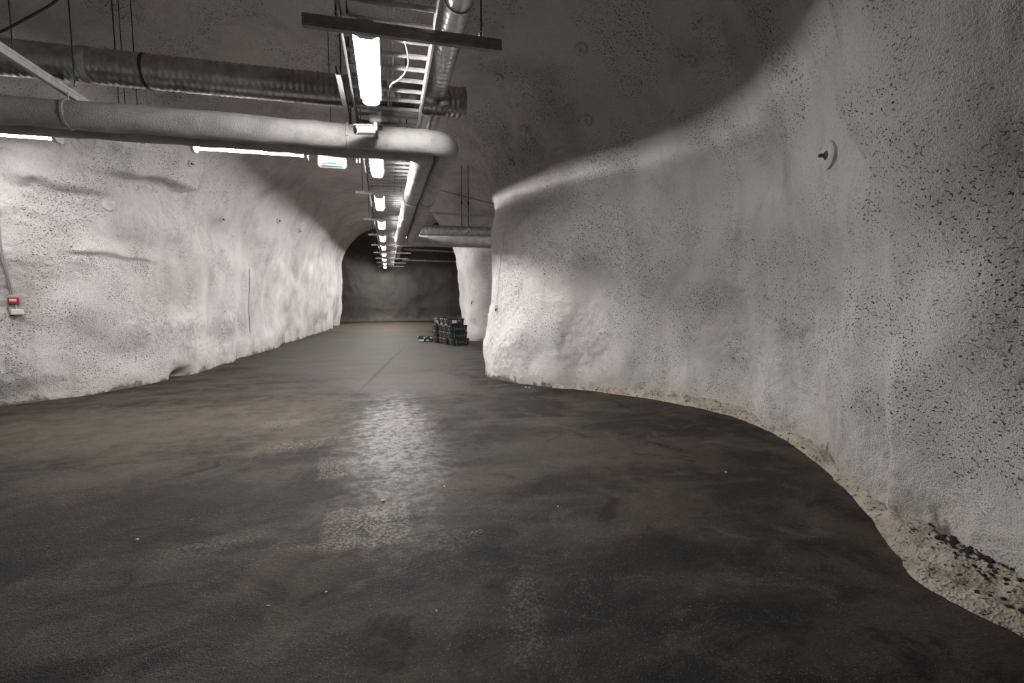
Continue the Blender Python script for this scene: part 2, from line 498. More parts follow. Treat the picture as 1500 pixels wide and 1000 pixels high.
# large lumps, then ledges, then the sprayed skin
wallness = 1 - sstep(0.5, 0.9, -N[:, 2])
d = 0.16 * vnoise(P * np.array([0.42, 0.42, 0.5]) + 3.1, 1) + 0.075 * vnoise(P * 1.05, 2)
leftm = sstep(-2.0, -3.2, P[:, 0]) * (P[:, 1] > 6) * wallness
d += leftm * 0.10 * vnoise(P * np.array([0.5, 0.5, 1.7]), 3) * (1 - sstep(11, 15, P[:, 1]))
d += leftm * 0.09 * vnoise(P * np.array([1.3, 1.3, 0.3]), 4) * sstep(10, 14, P[:, 1])
rm = sstep(2.2, 3.0, P[:, 0]) * (P[:, 1] < 8.5) * wallness
d += rm * 0.10 * vnoise(P * np.array([1.5, 1.5, 0.45]), 5)
d += 0.05 * vnoise(P * 2.1, 15) * wallness
def ledge(x0, x1, z0, slope, amp, soft=0.05, up=0.5, side=-1):
    """overhanging lip: the rock above a line stands proud, falling back higher up"""
    t = (P[:, 0] - x0) / (x1 - x0)
    win = np.clip(np.minimum(t, 1 - t) * 4, 0, 1) * (t > 0) * (t < 1)
    zz = P[:, 2] - (z0 + slope * (P[:, 0] - x0)) - 0.05 * vnoise(P * 3.0, 6)
    return amp * win * sstep(-soft, soft, zz) * (1 - sstep(0, up, zz)) * ((P[:, 1] > 6.5) & (P[:, 1] < 10.5) & (P[:, 0] < -2.5))
d += ledge(-5.1, -4.05, 3.22, -0.06, 0.17, 0.09, 0.9)
d += ledge(-4.35, -2.9, 3.45, 0.20, 0.26, 0.10, 0.8)
d -= 0.16 * np.exp(-(((P[:, 0] + 3.75) / 0.55) ** 2 + ((P[:, 1] - 9.6) / 0.8) ** 2 + ((P[:, 2] - 3.25) / 0.28) ** 2))
d += ledge(-4.7, -3.9, 2.24, -0.05, 0.07, 0.03, 0.3)
d += ledge(-5.8, -4.3, 2.72, 0.0, 0.05, 0.10, 0.5)
# folds of the right alcove: pilaster near the viewer
az = np.arctan2(P[:, 0], P[:, 1])
yy = P[:, 1] + 0.12 * vnoise(P * 1.7, 17)
fold = sstep(2.62, 2.36, yy) * sstep(0.6, 1.3, P[:, 1]) * (P[:, 0] > 1.8) * (0.30 + 0.70 * sstep(1.6, 2.9, P[:, 2])) * (1 - sstep(4.6, 5.3, P[:, 2]))
d += 0.46 * fold
d += 0.10 * np.exp(-((P[:, 1] - 2.9) / 0.35) ** 2) * rm * (1 - sstep(2.2, 2.8, P[:, 2]))
d -= 0.30 * np.exp(-(((P[:, 0] + 4.02) / 0.25) ** 2 + ((P[:, 1] - 10.9) / 0.22) ** 2 + (P[:, 2] / 0.13) ** 2))
P = P + N * d[:, None]
N = vnormals(P)
near = 1 - sstep(11, 16, P[:, 1])
patch = sstep(-0.25, 0.45, vnoise(P * 0.9, 7))
d = 0.011 * vnoise(P * 4.6, 8) + 0.0045 * vnoise(P * 10.0, 9) * (0.4 + patch)
d += near * (0.010 * vnoise(P * 19.0, 10) * (0.35 + patch))
P = P + N * d[:, None]
N = vnormals(P)

# split into the pieces of the setting
C = P[FQ].mean(1); NF = N[FQ].mean(1)
cls = np.zeros(len(FQ), int)                       # 0 ceiling
isw = ~((C[:, 2] > 3.9) | ((NF[:, 2] < -0.6) & (C[:, 2] > 3.0)))
cls[isw] = 1                                       # wall_left
cls[isw & (C[:, 0] > 1.0)] = 2                     # wall_right
cls[isw & (C[:, 0] > 1.0) & (C[:, 1] > 13.8)] = 3  # pillar beyond the side passage
cls[isw & (C[:, 1] < 1.0)] = 4                     # behind the camera
cls[(C[:, 1] > 31.2) | ((C[:, 1] > 20.4) & (C[:, 0] > 2.6))] = 5   # bare hall at the far end
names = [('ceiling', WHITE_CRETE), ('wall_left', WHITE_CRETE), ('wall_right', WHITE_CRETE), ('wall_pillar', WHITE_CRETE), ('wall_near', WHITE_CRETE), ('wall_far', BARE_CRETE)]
struct_lab = {'ceiling': 'rough grey sprayed-concrete vault of the tunnel', 'wall_left': 'lumpy white sprayed-concrete wall on the left', 'wall_right': 'bulging white sprayed-concrete wall on the right',
              'wall_pillar': 'white rock pillar behind the crate stack', 'wall_near': 'sprayed-concrete wall behind the viewer', 'wall_far': 'dark bare concrete wall at the far end'}
for ci, (nm, mt) in enumerate(names):
    fq = FQ[cls == ci]
    if not len(fq): continue
    used, inv = np.unique(fq, return_inverse=True)
    m = bpy.data.meshes.new(nm)
    m.vertices.add(len(used)); m.vertices.foreach_set('co', P[used].astype(np.float32).ravel())
    nf = len(fq)
    m.loops.add(nf * 4); m.loops.foreach_set('vertex_index', inv.reshape(-1).astype(np.int32))
    m.polygons.add(nf); m.polygons.foreach_set('loop_start', np.arange(0, nf * 4, 4, dtype=np.int32))
    m.update(calc_edges=True)
    m.polygons.foreach_set('use_smooth', np.ones(nf, bool))
    m.normals_split_custom_set_from_vertices(N[used].astype(np.float32))
    m.materials.append(mt)
    o = bpy.data.objects.new(nm, m); COL.objects.link(o)
    tag(o, struct_lab[nm], None, None, 'structure')
BVH = BVHTree.FromPolygons(P.tolist(), FQ.tolist())
def up_hit(x, y, z):
    h = BVH.ray_cast(Vector((x, y, z)), Vector((0, 0, 1)))
    return h[0].z if h[0] is not None else 5.0

# ------------------------------------------------------------------ floor
fx = steps([(-9.4, -4.0, .5, .15), (-4.0, 5.0, .1, .1), (5.0, 9.2, .15, .5)])
fy = steps([(-5.4, 0.6, .5, .1), (0.6, 10, .1, .1), (10, 35.4, .12, .5)])
gx, gy = np.meshgrid(fx, fy, indexing='ij')
fp = np.stack([gx.ravel(), gy.ravel(), np.zeros(gx.size)], 1)
fp[:, 2] = 0.006 * vnoise(fp * 0.8, 20) + 0.003 * vnoise(fp * 2.5, 21) - 0.006
nx_, ny_ = gx.shape
ii = np.arange(nx_ * ny_).reshape(nx_, ny_)
ff = np.stack([ii[:-1, :-1], ii[1:, :-1], ii[1:, 1:], ii[:-1, 1:]], -1).reshape(-1, 4)
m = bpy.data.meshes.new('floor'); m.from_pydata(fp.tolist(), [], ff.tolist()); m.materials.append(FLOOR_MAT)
m.polygons.foreach_set('use_smooth', np.ones(len(ff), bool))
floor = bpy.data.objects.new('floor', m); COL.objects.link(floor)
tag(floor, 'dark worn asphalt floor with pale paint remains', None, None, 'structure')

# ------------------------------------------------------------------ tunnel lamps
LAMP_L, LAMP_W = 1.36, 0.15
def make_lamp(EM=None, drop=0.050, pw=2.8):
    t = thing('tunnel_lamp', 'x', 'lamp')                 # origin: middle of the diffuser's upper rim, long axis = Y
    L, W = LAMP_L, LAMP_W
    MB().prism([(-W / 2 - .026, -.006), (W / 2 + .026, -.006), (W / 2 + .026, .004), (W / 2 + .006, .02), (W / 2 - .02, .07), (-W / 2 + .02, .07), (-W / 2 - .006, .02), (-W / 2 - .026, .004)], (0, -L / 2, 0), (0, L / 2, 0), (1, 0, 0), (0, 0, 1)).build('housing', GREY_PL, t)
    prof = [(W / 2 * a, -drop * (1 - abs(a) ** pw)) for a in (-1, -.96, -.9, -.8, -.6, -.3, 0, .3, .6, .8, .9, .96, 1)]
    MB().prism(prof, (0, -L / 2 + .03, -.005), (0, L / 2 - .03, -.005), (1, 0, 0), (0, 0, 1)).build('diffuser', EM or LAMP_EMIT, t, smooth=True)
    for s in (-1, 1):
        MB().prism([(-W / 2 - .006, -.045), (-W / 2 + .03, -.066), (W / 2 - .03, -.066), (W / 2 + .006, -.045), (W / 2 + .006, .03), (-W / 2 - .006, .03)], (0, s * (L / 2 - .03), 0), (0, s * (L / 2 + .012), 0), (1, 0, 0), (0, 0, 1)).build('end_cap', WHITE_PL, t)
        c = MB().box((0, s * 0.4, .082), (.05, .035, .024)).build('mounting_clip', BRIGHT_ZINC, t)
    return t
ORD = ['nearest', 'second', 'third', 'fourth', 'fifth', 'sixth', 'seventh', 'eighth', 'ninth', 'farthest']
LROW_X, LROW_Z, LAMP_Y0, LAMP_DY = -0.12, 3.582, 4.68, 3.07
lamp0 = make_lamp()
lampc = make_lamp(CROSS_EMIT, 0.024, 2.5)
for i in range(10):
    lab = {0: 'glowing tube lamp under the cable ladder, nearest and largest of the row', 9: 'glowing tube lamp, farthest and smallest of the row along the tunnel'}.get(i, f'{ORD[i]} glowing tube lamp from the viewer in the row along the tunnel')
    loc = (LROW_X, LAMP_Y0 + LAMP_DY * i, LROW_Z)
    if i == 0:
        lamp0.location = loc; tag(lamp0, lab, None, 'lamps in a row along the tunnel')
    else:
        dup(lamp0, loc, 0, lab, 'lamps in a row along the tunnel')
lampc.location = (-1.70, 7.22, 3.49); lampc.rotation_euler = (0, 0, math.pi / 2)
tag(lampc, 'glowing tube lamp hung crosswise below the white pipes, beside the exit sign', None, 'lamps crosswise along the white pipes')
dup(lampc, (-4.50, 7.22, 3.49), math.pi / 2, 'glowing tube lamp hung crosswise below the white pipes at the left edge', 'lamps crosswise along the white pipes')
dup(lampc, (4.7, 13.2, 3.45), math.pi / 2, 'unseen tube lamp added inside the right-hand side passage to brighten the pillar', 'lamps crosswise along the white pipes')  # out of view behind the wall corner, added to brighten the pillar

# ------------------------------------------------------------------ struts, rods, ladder
def channel(mb, a, b, w_=0.045, h_=0.08, t=0.005, up=(0, 0, 1)):
    a, b = Vector(a), Vector(b)
    ax = (b - a).normalized(); up = Vector(up); sd = ax.cross(up).normalized()
    p = [(-w_/2, -h_/2), (w_/2, -h_/2), (w_/2, -h_*.2), (w_/2 - .004, -h_*.15), (w_/2 - .004, h_*.15), (w_/2, h_*.2), (w_/2, h_/2), (w_/2 - .012, h_/2), (w_/2 - .012, h_/2 - t), (w_/2 - t, h_/2 - t), (w_/2 - t, -h_/2 + t), (-w_/2 + t, -h_/2 + t), (-w_/2 + t, h_/2 - t), (-w_/2 + .012, h_/2 - t), (-w_/2 + .012, h_/2), (-w_/2, h_/2)]
    mb.prism(p, a, b, sd, up)
    return mb
def hanger(name, label, x0, x1, y, z, rods, group=None, h_=0.05, mat=ZINC):
    t = thing(name, label, 'strut', (0, y, z), 0, group)
    channel(MB(), (x0, 0, 0), (x1, 0, 0), 0.045, h_).build('channel', mat, t)
    for x in rods:
        top = up_hit(x, y, z + 0.2) + 0.03 - z
        r = MB().tube([(x, 0, 0.05), (x, 0, top)], 0.0065, 6).build('hanging_rod', BLACK_ROD, t)
        cl = MB()
        for s in (-1, 1):
            cl.box((x + s * 0.014, 0, 0.05), (0.006, 0.03, 0.07))
        cl.box((x, 0, 0.085), (0.034, 0.03, 0.006))
        cl.build('clevis', BRIGHT_ZINC, t)
        MB().tube([(x, 0, h_ / 2), (x, 0, h_ / 2 + .012)], 0.016, 6).build('nut', BRIGHT_ZINC, t)
    return t
hanger('strut_hanger', 'wide zinc strut crossing above the nearest tube lamp', -0.55, 0.91, 3.90, 3.53, (-0.32, 0.75), 'strut hangers over the lamp row', 0.085)
sy = [6.93, 9.80, 13.02, 16.05, 19.1, 22.2, 25.3, 28.35, 31.4]
sl = ['zinc strut hanger over the second tube lamp behind the white pipe elbow', 'zinc strut hanger just before the third tube lamp', 'zinc strut hanger just before the fourth tube lamp', 'zinc strut hanger just before the fifth tube lamp',
      'zinc strut hanger just before the sixth tube lamp', 'zinc strut hanger just before the seventh tube lamp', 'zinc strut hanger just before the eighth tube lamp', 'zinc strut hanger just before the ninth tube lamp', 'zinc strut hanger just before the farthest tube lamp']
for y, lab in zip(sy, sl):
    far = y > 18
    hanger('strut_hanger', lab, -0.55, 1.05 if far else 0.36, y, 3.552, (-0.42, 0.9 if far else 0.3), 'strut hangers over the lamp row', 0.045, BRIGHT_ZINC)
hanger('upper_strut', 'thin dark strut crossing between the ladder rails at the top edge', -0.55, 0.42, 3.55, 3.82, (-0.2,), None, 0.03)

DARK_RAIL = mat_simple('dull_dark_rail', (0.09, 0.09, 0.09), 0.6, 0.2)
lad = thing('cable_ladder', 'zinc cable ladder with bright rungs running above the lamp row', 'cable ladder', (0, 0, 3.71))
for x in (-0.30, 0.40):
    MB().prism([(-.006, -.122), (.012, -.122), (.012, -.117), (.006, -.117), (.006, .018), (-.006, .018)] if x < 0 else [(-.012, -.132), (.006, -.132), (.006, .018), (-.006, .018), (-.006, -.127), (-.012, -.127)], (x, 3.0, 0), (x, 32.5, 0), (1, 0, 0), (0, 0, 1)).build('side_rail', DARK_RAIL if x < 0 else BRIGHT_ZINC, lad)
rung_me = MB().prism([(-.02, .008), (-.019, -.010), (-.012, -.020), (0, -.024), (.012, -.020), (.019, -.010), (.02, .008)], (-0.295, 0, -0.016), (0.395, 0, -0.016), (0, 1, 0), (0, 0, 1)).build('rung', BRIGHT_ZINC, lad)
rung_me.location = (0, 3.08, 0)
y = 3.08 + 0.25
while y < 32.4:
    c = rung_me.copy(); COL.objects.link(c); c.parent = lad; c.location = (0, y, 0)
    y += 0.25 if y < 20 else 0.5
# solid splice plate over the security camera
MB().box((0.18, 5.95, -0.036), (0.40, 0.13, 0.006)).build('splice_plate', ZINC, lad)

def wiggle(x, z, y0, y1, amp, seed, step=0.35):
    rnd = random.Random(seed)
    n = int((y1 - y0) / step)
    return [(x + rnd.uniform(-amp, amp), y0 + (y1 - y0) * i / n, z + rnd.uniform(0, amp * 0.4)) for i in range(n + 1)]
for i, (x, r_, m_, y0, lab) in enumerate(((0.05, 0.010, CABLE_W, 3.0, 'pale cable on the cable ladder, the left one of the twin white pair'), (0.085, 0.012, CABLE_W, 3.0, 'pale cable on the cable ladder, the right one of the twin white pair'),
                                      (0.17, 0.014, CABLE_G, 6.4, 'grey cable along the far stretch of the cable ladder, third from the left rail'), (0.24, 0.014, CABLE_W, 6.4, 'white cable along the far stretch of the cable ladder, fourth from the left rail'), (0.31, 0.016, CABLE_W, 6.4, 'thick white cable closest to the right rail of the cable ladder'))):
    tag(MB().tube(wiggle(x, 3.703 + r_, y0, 32, 0.006, i), r_, 6).build('ladder_cable', m_, None, True), lab, 'cable', 'cables lying on the ladder')
lp = []
for tt in np.linspace(0, 1, 24):
    y = 4.02 + 1.25 * tt
    lp.append((0.12 + 0.12 * math.sin(math.pi * min(1, tt * 1.25)) - 0.06 * tt, y, 3.655 - 0.07 * math.sin(math.pi * tt)))
tag(MB().tube(lp, 0.0055, 6).build('loop_cable', CABLE_W, None, True), 'thin white cable sagging in a loop below the ladder rungs', 'cable')

# ------------------------------------------------------------------ galvanised ducts
def spiral(a, b, r, pitch, ridge=0.006, seg=28):
    a, b = Vector(a), Vector(b); L = (b - a).length; n = max(2, int(L / pitch)); path, R = [], []
    for i in range(n):
        for f, k in ((0.0, 0), (0.25, .15), (0.5, 1), (0.75, .85)):
            path.append(a + (b - a) * ((i + f) / n)); R.append(r + ridge * k)
    path.append(b); R.append(r)
    return path, R
cdct = thing('spiral_duct', 'thick galvanised spiral duct running crosswise to the left', 'duct', (0, 6.06, 3.91))
p, R = spiral((-8.2, 0, 0), (0.93, 0, 0), 0.165, 0.062, 0.008)
MB().tube(p, R, 32).build('duct_body', GALV, cdct, 'all')
MB().tube([(0.90, 0, 0), (0.955, 0, 0)], 0.176, 32).build('end_collar', GALV, cdct, True)
MB().tube([(0.955, 0, 0), (0.965, 0, 0)], 0.15, 32).build('end_cap', ZINC, cdct, True)
MB().tube([(-2.93, 0, 0), (-2.87, 0, 0)], 0.176, 32).build('joint_collar', ZINC, cdct, True)
MB().tube([(-2.40, 0, 0), (-2.37, 0, 0)], 0.174, 32).build('pipe_strap', BLACK_ROD, cdct, True)
ldct = thing('narrow_duct', 'narrower galvanised spiral duct running beside the cable ladder', 'duct', (0, 0, 3.93))
p, R = spiral((0.60, 2.2, 0), (0.60, 5.86, 0), 0.112, 0.09, 0.005)
MB().tube(p, R, 28).build('duct_body', GALV, ldct, 'all')
p, R = spiral((0.60, 6.14, 0), (0.60, 30.0, 0), 0.112, 0.12, 0.004, 20)
MB().tube(p, R, 20).build('duct_body', GALV, ldct, 'all')
sad = MB()
sad.tube([(0.60, 5.74, 0), (0.60, 5.80, 0), (0.60, 5.83, -.01), (0.60, 5.87, -0.03)], [0.118, 0.120, 0.15, 0.17], 28)
sad.build('tee_saddle', GALV, ldct, True)
for y in (4.06,):
    MB().tube([(0.60, y - .012, 0), (0.60, y + .012, 0)], 0.121, 28).build('pipe_clamp', ZINC, ldct, True)
    MB().tube([(0.60, y, .11), (0.60, y, up_hit(.6, y, 4.2) - 3.90)], 0.005, 6).build('hanging_rod', BLACK_ROD, ldct)
for x in (-2.90, -2.46):
    pass
rod = thing('drop_rod', 'dark threaded rod hanging from the vault by the duct collar', 'rod', (-2.90, 5.80, 0))
MB().tube([(0, 0, 3.62), (0, 0, up_hit(-2.9, 5.8, 4.2) + .02)], 0.006, 6).build('rod', BLACK_ROD, rod)
MB().tube([(0, 0, 3.60), (0, 0, 3.625)], 0.014, 6).build('nut', ZINC, rod)
rod = thing('drop_rod', 'dark threaded rod passing behind the thick duct, right of the collar', 'rod', (-2.75, 6.27, 0))
MB().tube([(0, 0, 3.55), (0, 0, up_hit(-2.75, 6.27, 4.2) + .02)], 0.006, 6).build('rod', BLACK_ROD, rod)
MB().tube([(0, 0, 3.545), (0, 0, 3.57)], 0.014, 6).build('nut', ZINC, rod)

# ------------------------------------------------------------------ white lagged pipes
def arc_path(pts, rad, n=10, step=0.09):
    """polyline with rounded corners, resampled"""
    pts = [Vector(q) for q in pts]; out = [pts[0]]
    for i in range(1, len(pts) - 1):
        a, b, c = pts[i - 1], pts[i], pts[i + 1]
        d1, d2 = (a - b).normalized(), (c - b).normalized()
        ang = math.acos(max(-1, min(1, d1.dot(d2))))
        rr = min(rad, 0.45 * min((a - b).length, (c - b).length) * math.tan(ang / 2))
        k = rr / math.tan(ang / 2)
        s, e = b + d1 * k, b + d2 * k
        for t in [j / (n - 1) for j in range(n)]:
            out.append((1 - t) ** 2 * s + 2 * t * (1 - t) * (b * 0.87 + (s + e) * 0.065) + t * t * e)
    out.append(pts[-1])
    res = [out[0]]
    for a, b in zip(out, out[1:]):
        m_ = max(1, int((b - a).length / step))
        for j in range(1, m_ + 1):
            res.append(a + (b - a) * (j / m_))
    return res
def lagged(name, label, pts, r, seed, rad=0.26):
    t = thing(name, label, 'pipe')
    path = arc_path(pts, rad)
    mb = MB().tube(path, r, 36)
    vv = np.array(mb.v)
    nn = np.zeros_like(vv)
    for i, q in enumerate(path):
        nn[i * 36:(i + 1) * 36] = (vv[i * 36:(i + 1) * 36] - np.array(q)) / r
    dd = 0.010 * vnoise(vv * 4, seed) + 0.005 * vnoise(vv * 14, seed + 1)
    mb.v = [tuple(q) for q in (vv + nn * dd[:, None])]
    mb.build('pipe_body', PIPE_MAT, t, 'all')
    return t
ZP, RP = 3.405, 0.138
pa = lagged('lagged_pipe', 'front white sprayed pipe with its outer elbow below the thick duct', [(-8.45, 6.03, ZP), (0.775, 6.03, ZP), (0.74, 9.4, ZP), (0.68, 14.15, 3.20), (8.1, 14.15, 3.24)], RP, 31)
pb = lagged('lagged_pipe', 'rear white sprayed pipe, inner one, brightly lit on its left side', [(-8.45, 6.34, ZP - .005), (0.50, 6.34, ZP - .005), (0.46, 9.4, ZP - .005), (0.36, 14.5, 3.19), (8.1, 14.5, 3.23)], RP, 33)
for t_, x, y in ((pa, 0.74, 9.4), (pb, 0.46, 9.4)):
    MB().tube([(x, y - .05, ZP), (x - .002, y + .05, ZP)], RP + .016, 32).build('joint_band', PIPE_MAT, t_, True)
for x in (-3.08, -0.40):
    MB().tube([(x - .012, 6.03, ZP), (x + .012, 6.03, ZP)], RP + .012, 32).build('pipe_clamp', PIPE_MAT, pa, True)
    MB().tube([(x, 6.03, ZP + RP), (x, 6.03, 3.62)], 0.006, 6).build('clamp_rod', ZINC, pa)
    MB().box((x, 5.89, ZP - .02), (.035, .03, .03)).build('clamp_bolt', ZINC, pa, bevel=.006)
# channels under the duct that carry the pipes
for x, y0, y1, lab in ((-3.11, 5.0, 7.66, 'zinc channel bar passing under the thick duct at the left'), (-0.40, 4.92, 6.45, 'zinc channel bar hanging under the duct beside the nearest lamp')):
    t = thing('channel_bar', lab, 'strut', (x, 0, 3.645), 0, 'channel bars below the thick duct')
    channel(MB(), (0, y0, 0), (0, y1, 0), 0.045, 0.085).build('channel', ZINC, t)
    for yy in (y0 + 0.35, y1 - 0.1):
        MB().tube([(0.0, yy, 0.0), (0.0, yy, up_hit(x, yy, 4.3) - 3.62)], 0.006, 6).build('hanging_rod', BLACK_ROD, t)
tg = thing('lamp_rail', 'thin zinc rail linking the crosswise lamps behind the white pipes', 'rail', (0, 7.22, 3.70))
MB().box((-3.6, 0, 0), (6.2, 0.04, 0.02)).build('rail', ZINC, tg)
for x in (-6.0, -3.1, -0.7):
    MB().tube([(x, 0, 0), (x, 0, up_hit(x, 7.22, 4.2) - 3.68)], 0.005, 6).build('hanging_rod', BLACK_ROD, tg)
for x in (-2.1, -1.3, -4.9, -4.1):
    MB().tube([(x, 0, -.125), (x, 0, 0)], 0.006, 6).build('lamp_hanger', ZINC, tg)

# ------------------------------------------------------------------ side passage services (right)
t = thing('passage_duct', 'grey galvanised duct going into the right-hand side passage', 'duct', (0, 14.75, 3.56))
p, R = spiral((0.95, 0, 0), (8.1, 0, 0.05), 0.155, 0.12, 0.005)
MB().tube(p, R, 24).build('duct_body', GALV, t, 'all')
MB().tube([(0.95, 0, 0), (1.0, 0, 0)], 0.168, 24).build('end_collar', GALV, t, True)
t = thing('pipe_frame', 'thin zinc frame with a drop leg above the side-passage pipes', 'strut', (0, 13.85, 0))
channel(MB(), (1.15, 0, 3.93), (3.1, 0, 3.90), 0.04, 0.045).build('channel', BRIGHT_ZINC, t)
MB().box((3.06, 0, 3.64), (.04, .04, .52)).build('drop_leg', ZINC, t)
for x in (2.08, 2.27):
    MB().tube([(x, 0, 3.4), (x, 0, up_hit(x, 13.85, 4.1) + .03)], 0.010, 6).build('hanging_rod', BLACK_ROD, t)
    MB().tube([(x, 0, 4.20), (x, 0, 4.28)], 0.022, 6).build('coupling_nut', BLACK_ROD, t)
MB().box((2.2, -0.02, 3.46), (.22, .03, .04), Matrix.Rotation(-0.6, 3, 'Y')).build('angled_clip', BRIGHT_ZINC, t)
cb = [(1.4, 13.8, 4.55), (1.9, 13.8, 4.46), (2.4, 13.8, 4.36), (2.9, 13.8, 4.26), (3.3, 13.8, 4.23), (4.2, 13.8, 4.22)]
tag(MB().tube(cb, 0.014, 6).build('slack_cable', CABLE_G, None, True), 'dark cable slanting across the vault of the side passage', 'cable')
for yy, z0, z1, lab in ((24.5, 3.95, 3.80, 'thin upper pipe spanning right behind the pillar'), (27.0, 3.62, 3.55, 'thin lower pipe spanning right behind the pillar')):
    tt = thing('cross_pipe', lab, 'pipe', (0, yy, 0), 0, 'thin pipes across the far hall')
    MB().tube([(0.80, 0, z0), (6.5, 0, z1)], 0.05, 10).build('pipe_body', GALV, tt, True)
    for x in (1.2, 5.2):
        MB().tube([(x, 0, z0), (x, 0, up_hit(x, yy, 4.2) + .05)], 0.006, 6).build('hanging_rod', BLACK_ROD, tt)

# ------------------------------------------------------------------ security camera
t = thing('security_camera', 'white bullet security camera on a round base below the ladder', 'camera', (-0.09, 5.70, 3.575))
MB().tube([(0, 0, 0.0), (0, 0, -.015), (0, 0, -.02), (0, 0, -.085), (0, 0, -.10)], [.06, .06, .065, .065, .05], 28).build('base', WHITE_PL, t, True)
MB().box((0, 0, .045), (.09, .12, .09)).build('mounting_block', GREY_PL, t)
MB().tube([(0, 0, -.02), (0, 0, -.028), (0, 0, -.034), (0, 0, -.042)], [.0665, .0685, .0685, .0665], 28).build('base_ring', GREY_PL, t, True)
MB().tube([(0, 0, -.09), (0, 0, -.16), (-.012, -.004, -.185)], .024, 16).build('neck', WHITE_PL, t, True)
ax = Vector((-0.80, -0.52, -0.22)).normalized()
c0 = Vector((0.0, 0, -.185)); tip = c0 + ax * 0.25
bd = MB().prism([(-.042, -.03), (-.02, -.042), (.02, -.042), (.042, -.03), (.042, .03), (.02, .042), (-.02, .042), (-.042, .03)], c0 + ax * .035, tip, ax.cross(Vector((0, 0, 1))).normalized(), ax.cross(Vector((0, 0, 1))).normalized().cross(ax)).build('camera_body', WHITE_PL, t)
MB().tube([tip, tip + ax * .006], .034, 20).build('lens_window', BLACK_ROD, bd, True)
sd = ax.cross(Vector((0, 0, 1))).normalized(); upv = sd.cross(ax)
MB().prism([(-.046, 0), (.046, 0), (.046, .006), (-.046, .006)], c0 + ax * .05 + upv * .043, tip + ax * .025 + upv * .043, sd, upv).build('sun_visor', WHITE_PL, bd)

# ------------------------------------------------------------------ exit sign
t = thing('exit_sign', 'lit green and white exit sign hanging below the white pipes', 'sign', (-0.72, 7.42, 3.375))
def rounded(w_, h_, r, n=6):
    out = []
    for cx, cy, a0 in ((w_/2 - r, r, -90), (w_/2 - r, h_ - r, 0), (-w_/2 + r, h_ - r, 90), (-w_/2 + r, r, 180)):
        for j in range(n + 1):
            a = math.radians(a0 + 90 * j / n)
            out.append((cx + r * math.cos(a), cy + r * math.sin(a)))
    return out
MB().prism(rounded(.38, .20, .06), (0, -.03, 0), (0, .03, 0), (1, 0, 0), (0, 0, 1)).build('sign_case', WHITE_PL, t)
fc = MB().prism(rounded(.355, .155, .05), (0, -.032, .035), (0, -.03, .035), (1, 0, 0), (0, 0, 1)).build('lit_face', SIGN_WHITE, t)
MB().box((0, -.033, .022), (.27, .004, .012)).build('grey_seam', GREY_PL, t)
g = MB()
g.box((0.03, -.034, .168), (.16, .003, .022)); g.box((0.0, -.034, .062), (.12, .003, .018)); g.box((-.10, -.034, .055), (.06, .003, .010)); g.box((.10, -.034, .052), (.05, .003, .012))
g.build('green_pictogram', SIGN_GREEN, fc)
for x in (-.12, .12):
    MB().tube([(x, 0, .2), (x, 0, .32)], .006, 6).build('hanging_rod', ZINC, t)
tb = thing('rail_clip', 'small zinc clip hanging between the exit sign and the second lamp', 'clip', (-0.36, 7.3, 3.50))
MB().box((-.02, 0, 0), (.012, .02, .12)).build('prong', BRIGHT_ZINC, tb)
MB().box((.02, 0, 0), (.012, .02, .12)).build('prong', BRIGHT_ZINC, tb)
MB().box((0, 0, .10), (.06, .03, .10)).build('clip_body', ZINC, tb)

# ------------------------------------------------------------------ call point on the left wall
hit = BVH.find_nearest(Vector((-5.15, 8.45, 1.43)))
hp, hn = hit[0], hit[1]
if hn.y > 0: hn = -hn
hn = Vector((hn.x, hn.y, 0)).normalized()
ang = math.atan2(hn.y, hn.x) + math.pi / 2
cp = thing('call_point', 'red fire call point with a cream box on the left wall', 'call point', hp + hn * 0.01, ang)
MB().box((0, -.02, 0.02), (.15, .05, .27)).build('backing_board', GREY_PL, cp, bevel=.006)
rb = MB().box((-.015, -.055, .075), (.12, .05, .10)).build('red_box', RED_PL, cp, bevel=.008)
MB().box((-.02, -.082, .08), (.075, .006, .035)).build('white_plate', PAPER, rb)
MB().tube([(0.0, -.05, .015), (0.0, -.05, -.05)], .012, 8).build('cable_gland', GREY_PL, cp)
MB().box((.01, -.05, -.09), (.13, .05, .075)).build('cream_box', CREAM, cp, bevel=.008)
for k, dx in enumerate((-0.045, -0.02)):
    pts = []
    for s in np.linspace(0, 1, 12):
        guess = hp + Vector((dx * 1.0 - 0.16 * s ** 1.6, 0.0, 0.15 + 1.35 * s))
        q = BVH.find_nearest(guess)
        n_ = q[1] if q[1].y < 0 else -q[1]
        pts.append(q[0] + n_ * 0.03)
    for _ in range(6):
        pts = [pts[0]] + [(pts[i - 1] + pts[i] * 2 + pts[i + 1]) / 4 for i in range(1, len(pts) - 1)] + [pts[-1]]
    tag(MB().tube(pts, 0.011, 8).build('wall_conduit', CABLE_G, None, True), ('left' if k == 0 else 'right') + ' grey conduit of the pair rising above the red call point', 'conduit', 'conduits above the call point')

